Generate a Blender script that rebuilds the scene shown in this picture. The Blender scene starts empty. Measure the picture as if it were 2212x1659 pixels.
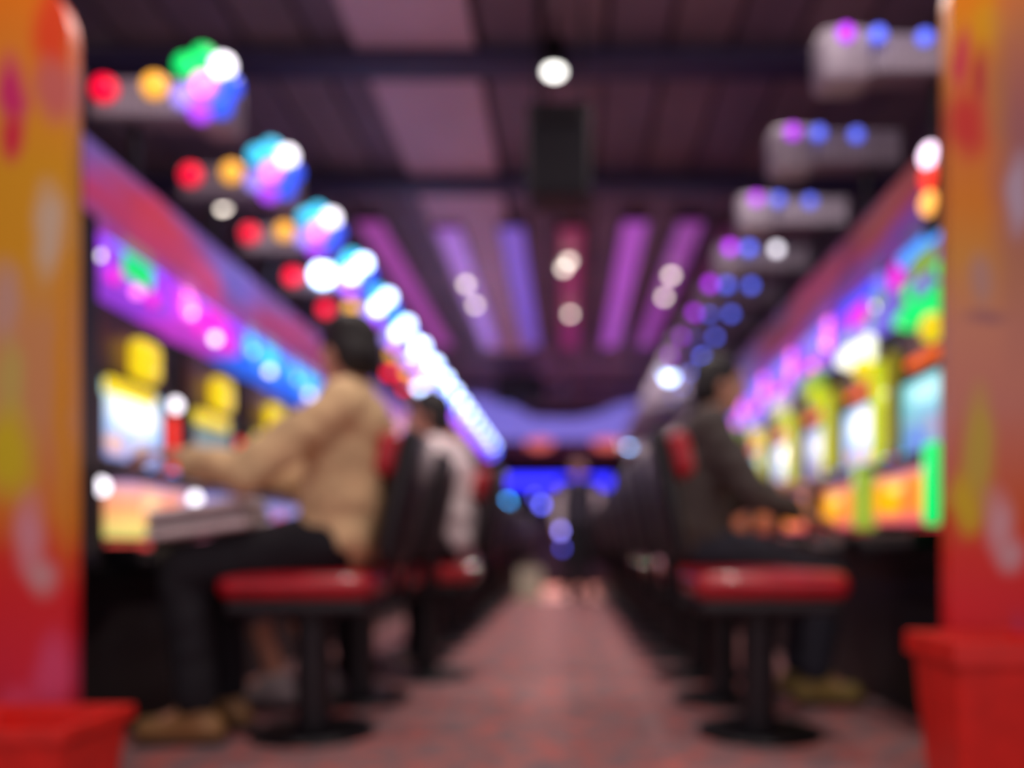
import bpy, bmesh, math, random
from mathutils import Vector, Matrix
PI = math.pi
C = bpy.context.scene.collection
SC = bpy.context.scene

# ------------------------------------------------------------------ camera
cam_d = bpy.data.cameras.new('camera'); cam = bpy.data.objects.new('camera', cam_d); C.objects.link(cam)
cam.location = (0, 0, 0.60); cam.rotation_euler = (PI/2, 0, 0)
cam_d.sensor_width = 36; cam_d.lens = 28
cam_d.shift_x = -119/2212; cam_d.shift_y = 355.5/2212
cam_d.clip_start = 0.05; cam_d.clip_end = 100
cam_d.dof.use_dof = True; cam_d.dof.focus_distance = 0.60; cam_d.dof.aperture_fstop = 1.45
SC.camera = cam
# ------------------------------------------------------------------ world, light, exposure
w = bpy.data.worlds.new('world'); SC.world = w; w.use_nodes = True
w.node_tree.nodes['Background'].inputs[0].default_value = (0.80, 0.66, 0.74, 1)
w.node_tree.nodes['Background'].inputs[1].default_value = 0.95
SC.view_settings.view_transform = 'Standard'; SC.view_settings.look = 'None'
SC.view_settings.exposure = 0.0; SC.view_settings.gamma = 1.0; SC.view_settings.use_curve_mapping = False

# layout constants (metres, camera stands at x=0 y=0)
XL, XR = -1.32, 1.08          # the two machine fronts on either side of the aisle
PITCH = 0.58; Y0 = 2.60; NM = 17
CEIL = 3.0

# ------------------------------------------------------------------ materials
def lin(c):
    return tuple(((v/255)/12.92 if v/255 <= .04045 else ((v/255+.055)/1.055)**2.4) for v in c)
M = {}
def mat(name, rgb, rough=.5, metal=0., emit=0., var=.12, scale=14., bump=0., ergb=None, coat=0.):
    """procedural material: noise-varied colour, optional glow"""
    if name in M: return M[name]
    m = bpy.data.materials.new(name); m.use_nodes = True; nt = m.node_tree; b = nt.nodes['Principled BSDF']
    c = lin(rgb)
    tc = nt.nodes.new('ShaderNodeTexCoord'); nz = nt.nodes.new('ShaderNodeTexNoise')
    nz.inputs['Scale'].default_value = scale; nz.inputs['Detail'].default_value = 3
    nt.links.new(tc.outputs['Object'], nz.inputs['Vector'])
    rp = nt.nodes.new('ShaderNodeValToRGB'); rp.color_ramp.elements[0].position = .3; rp.color_ramp.elements[1].position = .7
    rp.color_ramp.elements[0].color = (*[v*(1-var) for v in c], 1); rp.color_ramp.elements[1].color = (*[min(1, v*(1+var)) for v in c], 1)
    nt.links.new(nz.outputs[0], rp.inputs[0]); nt.links.new(rp.outputs[0], b.inputs['Base Color'])
    b.inputs['Roughness'].default_value = rough; b.inputs['Metallic'].default_value = metal
    b.inputs['Coat Weight'].default_value = coat
    if emit:
        if ergb: b.inputs['Emission Color'].default_value = (*lin(ergb), 1)
        else: nt.links.new(rp.outputs[0], b.inputs['Emission Color'])
        b.inputs['Emission Strength'].default_value = emit
    if bump:
        bp = nt.nodes.new('ShaderNodeBump'); bp.inputs['Strength'].default_value = bump; bp.inputs['Distance'].default_value = .02
        nt.links.new(nz.outputs[0], bp.inputs['Height']); nt.links.new(bp.outputs[0], b.inputs['Normal'])
    M[name] = m; return m
def glow(name, rgb, s=1.0):
    m = mat(name, rgb, .35, 0, s, .05, 8)
    return m
def print_mat(name, stops, blots, rough=.3, emit=0., axis='Z', lo=0., hi=1., warp=.12, wscale=3.):
    """printed artwork: vertical colour bands with soft coloured motifs. blots: (centre xyz, radii xyz, rgb, softness)"""
    m = bpy.data.materials.new(name); m.use_nodes = True; nt = m.node_tree; b = nt.nodes['Principled BSDF']; L = nt.links.new
    tc = nt.nodes.new('ShaderNodeTexCoord'); nz = nt.nodes.new('ShaderNodeTexNoise'); nz.inputs['Scale'].default_value = wscale; nz.inputs['Detail'].default_value = 4
    L(tc.outputs['Object'], nz.inputs['Vector'])
    sb = nt.nodes.new('ShaderNodeVectorMath'); sb.operation = 'SUBTRACT'; L(nz.outputs['Color'], sb.inputs[0]); sb.inputs[1].default_value = (.5, .5, .5)
    ml = nt.nodes.new('ShaderNodeVectorMath'); ml.operation = 'SCALE'; L(sb.outputs[0], ml.inputs[0]); ml.inputs['Scale'].default_value = warp
    ad = nt.nodes.new('ShaderNodeVectorMath'); ad.operation = 'ADD'; L(tc.outputs['Object'], ad.inputs[0]); L(ml.outputs[0], ad.inputs[1])
    sp = nt.nodes.new('ShaderNodeSeparateXYZ'); L(ad.outputs[0], sp.inputs[0])
    mr = nt.nodes.new('ShaderNodeMapRange'); L(sp.outputs[axis], mr.inputs[0]); mr.inputs[1].default_value = lo; mr.inputs[2].default_value = hi
    rp = nt.nodes.new('ShaderNodeValToRGB'); L(mr.outputs[0], rp.inputs[0]); el = rp.color_ramp.elements
    while len(el) < len(stops): el.new(.5)
    for e, (p, c) in zip(el, stops): e.position = p; e.color = (*lin(c), 1)
    out = rp.outputs[0]
    for (ctr, rad, c, soft) in blots:
        s1 = nt.nodes.new('ShaderNodeVectorMath'); s1.operation = 'SUBTRACT'; L(ad.outputs[0], s1.inputs[0]); s1.inputs[1].default_value = ctr
        s2 = nt.nodes.new('ShaderNodeVectorMath'); s2.operation = 'DIVIDE'; L(s1.outputs[0], s2.inputs[0]); s2.inputs[1].default_value = rad
        ln = nt.nodes.new('ShaderNodeVectorMath'); ln.operation = 'LENGTH'; L(s2.outputs[0], ln.inputs[0])
        r2 = nt.nodes.new('ShaderNodeMapRange'); L(ln.outputs['Value'], r2.inputs[0])
        r2.inputs[1].default_value = 1+soft; r2.inputs[2].default_value = 1-soft
        mx = nt.nodes.new('ShaderNodeMix'); mx.data_type = 'RGBA'; L(r2.outputs[0], mx.inputs[0]); L(out, mx.inputs[6]); mx.inputs[7].default_value = (*lin(c), 1)
        out = mx.outputs[2]
    L(out, b.inputs['Base Color']); b.inputs['Roughness'].default_value = rough
    if emit:
        L(out, b.inputs['Emission Color']); b.inputs['Emission Strength'].default_value = emit
    M[name] = m; return m

# ------------------------------------------------------------------ mesh helpers
def bm_new(): return bmesh.new()
def add_box(bm, x0, x1, y0, y1, z0, z1, bev=0., seg=2, rot=None):
    r = bmesh.ops.create_cube(bm, size=1); vs = r['verts']
    bmesh.ops.scale(bm, vec=(x1-x0, y1-y0, z1-z0), verts=vs)
    if bev:
        es = list({e for v in vs for e in v.link_edges})
        rr = bmesh.ops.bevel(bm, geom=es, offset=bev, segments=seg, profile=.5, affect='EDGES')
        vs = list({v for f in rr['faces'] for v in f.verts} | {v for v in vs if v.is_valid})
    if rot: bmesh.ops.rotate(bm, cent=(0, 0, 0), matrix=rot, verts=vs)
    bmesh.ops.translate(bm, vec=((x0+x1)/2, (y0+y1)/2, (z0+z1)/2), verts=vs)
    return vs
def add_ball(bm, c, r, u=12, v=8):
    if not hasattr(r, '__len__'): r = (r, r, r)
    q = bmesh.ops.create_uvsphere(bm, u_segments=u, v_segments=v, radius=1); vs = q['verts']
    bmesh.ops.scale(bm, vec=r, verts=vs); bmesh.ops.translate(bm, vec=c, verts=vs)
    return vs
def add_cone(bm, p0, p1, r0, r1, seg=14, caps=True):
    p0, p1 = Vector(p0), Vector(p1); d = p1-p0; ln = d.length
    if ln < 1e-6: return []
    q = bmesh.ops.create_cone(bm, cap_ends=caps, segments=seg, radius1=r0, radius2=r1, depth=ln); vs = q['verts']
    mtx = Matrix.Translation((p0+p1)/2) @ d.to_track_quat('Z', 'Y').to_matrix().to_4x4()
    bmesh.ops.transform(bm, matrix=mtx, verts=vs); return vs
def add_capsule(bm, p0, p1, r0, r1, seg=14):
    add_cone(bm, p0, p1, r0, r1, seg); add_ball(bm, p0, r0, seg, 8); add_ball(bm, p1, r1, seg, 8)
def add_lathe(bm, prof, seg=24, c=(0, 0, 0)):
    rings = []
    for r, z in prof:
        rings.append([bm.verts.new((c[0]+r*math.cos(2*PI*i/seg), c[1]+r*math.sin(2*PI*i/seg), c[2]+z)) for i in range(seg)])
    for a, b in zip(rings, rings[1:]):
        for i in range(seg): bm.faces.new((a[i], a[(i+1) % seg], b[(i+1) % seg], b[i]))
    bm.faces.new(list(reversed(rings[0]))); bm.faces.new(rings[-1])
def add_prism(bm, pts, d0, d1, plane='xz'):
    def P(a, b, d): return (a, d, b) if plane == 'xz' else ((d, a, b) if plane == 'yz' else (a, b, d))
    A = [bm.verts.new(P(a, b, d0)) for a, b in pts]; B = [bm.verts.new(P(a, b, d1)) for a, b in pts]; n = len(pts)
    fs = [bm.faces.new(A), bm.faces.new(list(reversed(B)))]
    for i in range(n): fs.append(bm.faces.new((A[i], B[i], B[(i+1) % n], A[(i+1) % n])))
    bmesh.ops.recalc_face_normals(bm, faces=fs)
MC = {}
def mesh_of(name, bm, smooth=False):
    me = bpy.data.meshes.new(name); bm.normal_update(); bm.to_mesh(me); bm.free()
    if smooth:
        for p in me.polygons: p.use_smooth = True
    return me
def cached(key, fn, smooth=False):
    if key not in MC:
        bm = bm_new(); fn(bm); MC[key] = mesh_of(key, bm, smooth); MC[key].materials.append(None)
    return MC[key]
def obj(name, me, m=None, parent=None, loc=None):
    """one mesh object; the material sits on the object so alike pieces can share mesh data"""
    if isinstance(me, bmesh.types.BMesh): me = mesh_of(name, me)
    o = bpy.data.objects.new(name, me); C.objects.link(o)
    if m is not None:
        if len(me.materials) == 0: me.materials.append(None)
        o.material_slots[0].link = 'OBJECT'; o.material_slots[0].material = m
    if parent: o.parent = parent
    if loc: o.location = loc
    return o
def tag(o, label=None, cat=None, group=None, kind=None):
    if label: o['label'] = label
    if cat: o['category'] = cat
    if group: o['group'] = group
    if kind: o['kind'] = kind
    return o
def empty(name, loc=(0, 0, 0), rz=0.):
    o = bpy.data.objects.new(name, None); C.objects.link(o); o.location = loc; o.rotation_euler = (0, 0, rz); o.empty_display_size = .1
    return o
def box_obj(name, ext, m, parent=None, bev=0., key=None):
    if key: return obj(name, cached(key, lambda b: add_box(b, *ext, bev)), m, parent)
    bm = bm_new(); add_box(bm, *ext, bev); return obj(name, bm, m, parent)
ORD = ['first', 'second', 'third', 'fourth', 'fifth', 'sixth', 'seventh', 'eighth', 'ninth', 'tenth', 'eleventh', 'twelfth', 'thirteenth', 'fourteenth', 'fifteenth', 'sixteenth', 'seventeenth', 'eighteenth']
rnd = random.Random(7)

# ------------------------------------------------------------------ base materials
black = mat('black_plastic', (20, 18, 24), .45)
blackm = mat('black_metal', (26, 25, 30), .38, .6)
navy = mat('navy_black', (20, 18, 34), .5)
greym = mat('grey_metal', (105, 100, 108), .4, .5)
greyp = mat('grey_plastic', (176, 166, 184), .5)
chrome = mat('chrome', (190, 188, 195), .2, 1.)
redv = mat('red_vinyl', (178, 16, 34), .32, coat=.3)
redp = mat('red_plastic', (226, 38, 28), .4)
skin = mat('skin', (198, 142, 118), .55, var=.08)
hairm = mat('black_hair', (20, 15, 17), .6)
eyem = mat('eye_white', (225, 220, 215), .3); irism = mat('eye_dark', (25, 18, 15), .2)

# ------------------------------------------------------------------ the room
def carpet_mat():
    m = bpy.data.materials.new('carpet'); m.use_nodes = True; nt = m.node_tree; b = nt.nodes['Principled BSDF']; L = nt.links.new
    tc = nt.nodes.new('ShaderNodeTexCoord')
    n1 = nt.nodes.new('ShaderNodeTexNoise'); n1.inputs['Scale'].default_value = 9; n1.inputs['Detail'].default_value = 6; n1.inputs['Roughness'].default_value = .7
    L(tc.outputs['Object'], n1.inputs['Vector'])
    r = nt.nodes.new('ShaderNodeValToRGB'); L(n1.outputs[0], r.inputs[0]); e = r.color_ramp.elements
    e[0].position = .36; e[0].color = (*lin((114, 99, 106)), 1); e[1].position = .62; e[1].color = (*lin((196, 96, 88)), 1)
    k = e.new(.5); k.color = (*lin((152, 112, 112)), 1)
    L(r.outputs[0], b.inputs['Base Color']); b.inputs['Roughness'].default_value = .95
    n2 = nt.nodes.new('ShaderNodeTexNoise'); n2.inputs['Scale'].default_value = 300; L(tc.outputs['Object'], n2.inputs['Vector'])
    bp = nt.nodes.new('ShaderNodeBump'); bp.inputs['Strength'].default_value = .4; bp.inputs['Distance'].default_value = .005
    L(n2.outputs[0], bp.inputs['Height']); L(bp.outputs[0], b.inputs['Normal'])
    return m
def struct(name, o): o['kind'] = 'structure'; return o
struct('floor', box_obj('floor', (-4, 4, -1.5, 9.3, -.06, 0), carpet_mat()))
struct('f', box_obj('floor_far', (-4, 4, 9.3, 15, -.06, 0.), mat('far_floor_lit', (235, 165, 150), .35, var=.08, scale=3)))  # light falling on the far floor is put into a paler salmon colour
wallm = mat('plum_wall', (74, 60, 84), .7)
struct('w', box_obj('wall_back', (-4, 4, 14.9, 15.0, 0, CEIL), mat('navy_wall', (34, 30, 62), .6)))
struct('w', box_obj('wall_left', (-4.1, -4, -1.5, 15, 0, CEIL), wallm))
struct('w', box_obj('wall_right', (4, 4.1, -1.5, 15, 0, CEIL), wallm))
ceil = struct('c', box_obj('ceiling', (-4.1, 4.1, -1.5, 15, CEIL+.04, CEIL+.12), mat('dark_ceiling', (80, 60, 76), .7)))
# ceiling boards running along the aisle, one mauve board among dark ones
bd = mat('dark_board', (124, 102, 120), .65, var=.25, scale=1.5); bd2 = mat('brown_board', (134, 110, 122), .65, var=.25, scale=1.5)
mv = mat('mauve_board', (222, 184, 204), .6, var=.08, scale=2)
xs = -3.9; i = 0
while xs < 3.8:
    if abs(xs+1.0) < .16:
        wd = .56; o = box_obj('ceiling_board', (-1.0, -.44, 1.0, 9.6, CEIL-.03, CEIL+.04), mv, ceil); xs = -.40
    else:
        wd = .30; o = box_obj('ceiling_board', (xs, xs+wd-.03, -1.5, 14.9, CEIL+.005, CEIL+.04), bd if i % 2 else bd2, ceil, key=None); xs += wd
    i += 1
for j in (0, 1, 6, 7):
    struct('b', box_obj('ceiling_beam', (-4, 4, 3.84+1.28*j-.07, 3.84+1.28*j+.07, CEIL-.10, CEIL-.03), mat('beam_navy', (58, 48, 84), .6), None))

# ------------------------------------------------------------------ ceiling lamps
def downlight(x, y, label, z=CEIL-.03, power=30, r=.035, es=14, col=(1, .86, .8), spot=False, drop=.0, grp='ceiling downlights'):
    t = empty('ceiling_spotlight' if spot else 'downlight', (x, y, z)); tag(t, label, 'lamp', grp)
    if spot:
        obj('bracket', cached('spot_stem', lambda b: add_cone(b, (0, 0, 0), (0, 0, -.12), .012, .012)), blackm, t)
        obj('can', cached('spot_can', lambda b: add_lathe(b, [(.05, -.24), (.055, -.23), (.055, -.12), (.03, -.10)])), blackm, t)
        obj('lens', cached('spot_lens', lambda b: add_ball(b, (0, 0, -.245), (.046, .046, .022))), glow('spot_lens', (255, 252, 244), 4.5), t); dz = -.30
    else:
        obj('ring', cached('dl_ring', lambda b: add_lathe(b, [(.058, -.012), (.062, -.006), (.062, .012), (.05, .012)])), mat('white_ring', (190, 182, 178), .5), t)
        obj('diffuser', cached('dl_diff%.3f' % r, lambda b: add_ball(b, (0, 0, -.02), (r, r, r)), True), glow('dl_glow%.0f' % es, (255, 236, 222), es), t); dz = -.06
    if power:
        ld = bpy.data.lights.new('downlight_light', 'SPOT'); ld.energy = power; ld.color = col; ld.spot_size = 1.7 if spot else 2.5; ld.spot_blend = .6; ld.shadow_soft_size = .08
        lo = bpy.data.objects.new('lamp_light', ld); C.objects.link(lo); lo.parent = t; lo.location = (0, 0, dz)
    return t
downlight(-.058, 3.565, 'white spotlight hanging above the aisle beside the black loudspeaker', spot=True, power=75, z=CEIL-.02, grp=None)
for (px, py) in ((1007, 612), (1027, 657), (1218, 578), (1229, 562), (1232, 677), (1450, 593), (1435, 640)):
    d = (CEIL-.6-.10)*1720/(1185-py)
    downlight((px-1225)*d/1720, d, 'small round white downlight mounted on the %s ceiling light strip' % ('purple' if px < 1100 else 'crimson' if px < 1300 else 'pink-purple'), power=45, es=5, r=.03, z=CEIL-.085)
for (px, py) in ((222, 158), (480, 435)):
    d = (CEIL-.6-.03)*1720/(1185-py)
    downlight((px-1225)*d/1720, d, 'white downlight in the ceiling above the machines with red lamps', power=25, r=.045, es=6, grp='downlights above the machine row')
for y in (.2, 1.7, 3.1):  # added lamps out of view, put in to light the aisle entrance
    for x in (-1.0, .75):
        downlight(x, y, 'small unseen downlight added to brighten the aisle entrance', power=44, grp='added entrance downlights')
# purple light strips in the ceiling
for (x, c, s, a, b_) in ((-1.42, (168, 78, 165), .62, 5.7, 9.2), (-.87, (150, 70, 180), .62, 5.8, 9.2), (-.41, (128, 96, 205), .62, 5.8, 9.2), (.03, (140, 42, 80), .55, 5.8, 9.3),
                    (.49, (165, 76, 185), .72, 5.7, 9.2), (.89, (158, 68, 165), .58, 5.7, 9.2), (1.2, (110, 50, 90), .3, 5.8, 7.5)):
    t = empty('ceiling_light_strip', (x, 0, CEIL-.03))
    nm = {-1.42: 'mauve', -.87: 'purple', -.41: 'violet-blue', .03: 'crimson', .49: 'bright magenta-purple', .89: 'pink-purple', 1.2: 'faint short plum'}[x]
    tag(t, nm + ' light strip running along the ceiling over the aisle', 'light strip', 'ceiling light strips')
    box_obj('channel', (-.105, .105, a, b_, -.02, .0), navy, t)
    box_obj('diffuser', (-.09, .09, a+.02, b_-.02, -.045, -.02), glow('strip_%s' % nm, c, s), t)
# hanging loudspeaker
t = empty('loudspeaker', (-.033, 3.28, CEIL)); tag(t, 'black loudspeaker hanging from the ceiling over the aisle', 'loudspeaker')
box_obj('cabinet', (-.13, .13, -.02, .17, -.95, -.57), navy, t, bev=.012)
box_obj('grille', (-.115, .115, -.03, -.02, -.93, -.68), mat('speaker_grille', (16, 14, 28), .8), t)
obj('horn', cached('horn', lambda b: add_box(b, -.10, .10, -.03, -.02, -.66, -.59, .004)), black, t)
for sx in (-1, 1): box_obj('bracket', (sx*.10-.006, sx*.10+.006, .17, .182, -.80, 0), black, t)
# far hanging screen
t = empty('hanging_screen', (-.60, 10.2, CEIL)); tag(t, 'dark switched-off monitor hanging from the far ceiling', 'monitor')
box_obj('casing', (-.31, .31, -.04, .04, -.55, -.17), black, t, bev=.01); box_obj('panel', (-.29, .29, -.045, -.04, -.53, -.19), mat('dark_panel', (26, 22, 42), .35), t)
obj('pole', cached('hs_pole', lambda b: add_cone(b, (0, 0, -.18), (0, 0, 0), .02, .02)), blackm, t)
t = empty('ceiling_camera', (-.02, 9.6, CEIL)); tag(t, 'small grey dome camera under the far ceiling', 'camera')
obj('mount', cached('cc_m', lambda b: add_lathe(b, [(.06, -.5), (.07, -.46), (.02, -.44), (.02, 0)])), greym, t); obj('dome', cached('cc_d', lambda b: add_ball(b, (0, 0, -.50), .08)), mat('dome_grey', (120, 112, 150), .3), t)

# ------------------------------------------------------------------ machine islands
def island(X, s, label, dz, dc=0.):
    """s=+1: aisle lies towards +x"""
    t = empty('machine_island', (X, 0, 0), 0 if s > 0 else PI)
    tag(t, label, 'machine island', 'machine islands')
    ya, yb = (2.16, Y0+PITCH*(NM-.5)+.1)
    if s < 0: ya, yb = -yb, -ya
    box_obj('base', (-.62, -.14, ya, yb, 0, .56+dc), black, t)
    box_obj('counter', (-.62, -.02, ya, yb, .56+dc, .60+dc), blackm, t, bev=.006)
    box_obj('back_board', (-.64, -.56, ya, yb, .60+dc, 1.73+dz), black, t)
    box_obj('top', (-.64, -.02, ya, yb, 1.71+dz, 1.735+dz), black, t)
    yn = ya if s > 0 else yb-.10
    box_obj('end_cheek', (-.60, -.01, yn, yn+.10, .60+dc, 1.71+dz), navy, t)
    yn2 = ya if s > 0 else yb-.16
    for z in (.36, .47): box_obj('vent', (-.14, -.12, yn2, yn2+.16, z, z+.07), greym, t, bev=.006)
    # valance, reflected lights painted in as glowing colour, one panel for every two machines
    n = 9; step = (yb-ya)/n
    for k in range(n):
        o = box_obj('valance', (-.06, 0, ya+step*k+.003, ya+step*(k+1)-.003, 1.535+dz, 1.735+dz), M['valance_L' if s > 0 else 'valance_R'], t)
    return t
print_mat('valance_L', [(0, (150, 70, 130)), (.3, (185, 60, 95)), (.55, (150, 78, 150)), (1, (110, 92, 165))],  # pink and lavender lamp reflections painted on the band, with added glow
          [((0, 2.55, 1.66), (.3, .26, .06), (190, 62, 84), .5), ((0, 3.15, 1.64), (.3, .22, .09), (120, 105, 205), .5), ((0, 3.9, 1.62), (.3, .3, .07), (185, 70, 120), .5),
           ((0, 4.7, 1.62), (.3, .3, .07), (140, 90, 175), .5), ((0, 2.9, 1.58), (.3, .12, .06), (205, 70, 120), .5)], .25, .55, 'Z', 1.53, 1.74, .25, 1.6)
print_mat('valance_R', [(0, (120, 70, 160)), (.3, (165, 55, 80)), (.65, (120, 52, 70)), (1, (100, 78, 125))],  # same painted band in dark red, with a fainter added glow
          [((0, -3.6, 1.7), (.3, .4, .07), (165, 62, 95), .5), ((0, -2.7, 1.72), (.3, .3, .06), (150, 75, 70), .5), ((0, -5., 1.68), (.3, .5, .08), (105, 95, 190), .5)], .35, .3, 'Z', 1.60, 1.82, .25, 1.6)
island(XL, 1, 'long black island carrying the slot machines under a pink valance with painted reflections', 0, -.05)
island(XR, -1, 'long black island carrying the slot machines under a dark red valance with painted-in glow', .07)

# screens and lit front panels
scrA = print_mat('screen_white_blue', [(0, (120, 130, 190)), (.25, (140, 175, 230)), (.6, (170, 205, 245)), (1, (120, 180, 230))],
    [((0, .02, 1.10), (1, .13, .065), (255, 255, 255), .35), ((0, -.10, .98), (1, .05, .03), (215, 170, 150), .4), ((0, .06, .97), (1, .05, .03), (225, 190, 160), .4)], .2, 1.25, 'Z', .93, 1.17, .05, 9)
scrB = print_mat('screen_cyan', [(0, (95, 150, 190)), (.4, (120, 170, 190)), (.75, (110, 200, 205)), (1, (140, 225, 225))],
    [((0, .0, 1.12), (1, .12, .035), (190, 250, 250), .4), ((0, .06, 1.0), (1, .06, .04), (150, 150, 180), .5), ((0, -.08, .97), (1, .05, .04), (80, 120, 220), .5)], .2, .95, 'Z', .93, 1.17, .05, 9)
scrC = print_mat('screen_pale', [(0, (120, 110, 165)), (.5, (160, 175, 215)), (1, (180, 190, 225))],
    [((0, .0, 1.08), (1, .12, .05), (235, 245, 255), .4), ((0, .06, .98), (1, .06, .03), (190, 160, 160), .5)], .2, .8, 'Z', .93, 1.17, .05, 9)
scrD = print_mat('screen_dim_teal', [(0, (60, 60, 90)), (.5, (120, 150, 160)), (1, (90, 130, 140))],
    [((0, .0, 1.0), (1, .1, .05), (150, 190, 180), .4)], .2, .6, 'Z', .93, 1.17, .05, 9)
lowR = print_mat('panel_orange', [(0, (225, 95, 120)), (.15, (240, 120, 90)), (.28, (255, 160, 0)), (.72, (250, 150, 30)), (.86, (220, 130, 130)), (1, (100, 135, 235))],
    [((0, -.04, .78), (1, .07, .05), (255, 190, 0), .5), ((0, .10, .76), (1, .05, .05), (240, 120, 60), .5), ((0, 0, .80), (1, .05, .015), (255, 225, 120), .5)], .2, 1.0, 'Z', .68, .87, .05, 8)
lowL = print_mat('panel_peach', [(0, (215, 215, 120)), (.2, (235, 205, 120)), (.5, (250, 160, 110)), (.75, (240, 170, 150)), (1, (160, 140, 215))],
    [((0, -.06, .78), (1, .05, .04), (255, 215, 160), .5), ((0, .05, .77), (1, .08, .035), (245, 110, 70), .5), ((0, .17, .77), (1, .04, .07), (170, 150, 230), .4)], .2, 1.0, 'Z', .68, .87, .05, 8)
lowB = print_mat('panel_lavender', [(0, (200, 110, 130)), (.4, (150, 145, 220)), (1, (170, 165, 235))],
    [((0, -.1, .76), (1, .07, .05), (245, 50, 70), .4)], .2, .8, 'Z', .68, .87, .05, 8)
lowD = print_mat('panel_amber_dim', [(0, (150, 60, 70)), (.5, (200, 120, 60)), (1, (90, 90, 150))], [], .2, .45, 'Z', .68, .87, .05, 8)
topart = print_mat('top_art', [(0, (60, 30, 50)), (.5, (90, 50, 40)), (1, (40, 30, 60))], [((0, 0, 1.28), (1, .1, .05), (130, 90, 60), .5)], .3, .25, 'Z', 1.19, 1.41, .1, 12)

YEL = glow('lamp_yellow', (232, 205, 18), .95); YELG = glow('lamp_yellow_green', (190, 205, 0), .85); ORA = glow('lamp_orange', (250, 105, 10), .8)
RED = glow('lamp_red', (255, 0, 55), 1.05); AMB = glow('lamp_amber', (250, 178, 60), 1.1); REDS = glow('lamp_red_strip', (255, 45, 25), .9)
GRN = glow('lamp_green', (0, 230, 110), 1.0); CYA = glow('lamp_cyan', (60, 225, 250), 1.25); BLU = glow('lamp_blue', (55, 90, 255), 1.1)
AZU = glow('lamp_azure', (70, 160, 255), 1.15); PUR = glow('lamp_purple', (165, 60, 255), 1.05); LAV = glow('lamp_lavender', (150, 140, 250), .9)
MAG = glow('lamp_magenta', (240, 30, 200), 1.1); PNK = glow('lamp_pink', (255, 120, 225), 2.2); WHT = glow('lamp_white', (245, 240, 255), 3.2)
WHB = glow('lamp_bright_white', (185, 208, 255), 9.0); WHG = glow('lamp_warm_white', (245, 255, 225), 1.6); DRED = glow('tray_red', (240, 70, 85), .7)
LIM = glow('lamp_lime', (160, 205, 70), .5); DIMB = glow('lamp_dim_blue', (80, 85, 200), .8); DIMW = glow('lamp_dim_white', (200, 190, 205), 1.0)
PUR2 = glow('lamp_violet', (180, 40, 245), 1.25); BLU2 = glow('lamp_periwinkle', (88, 110, 255), 1.15)

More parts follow.
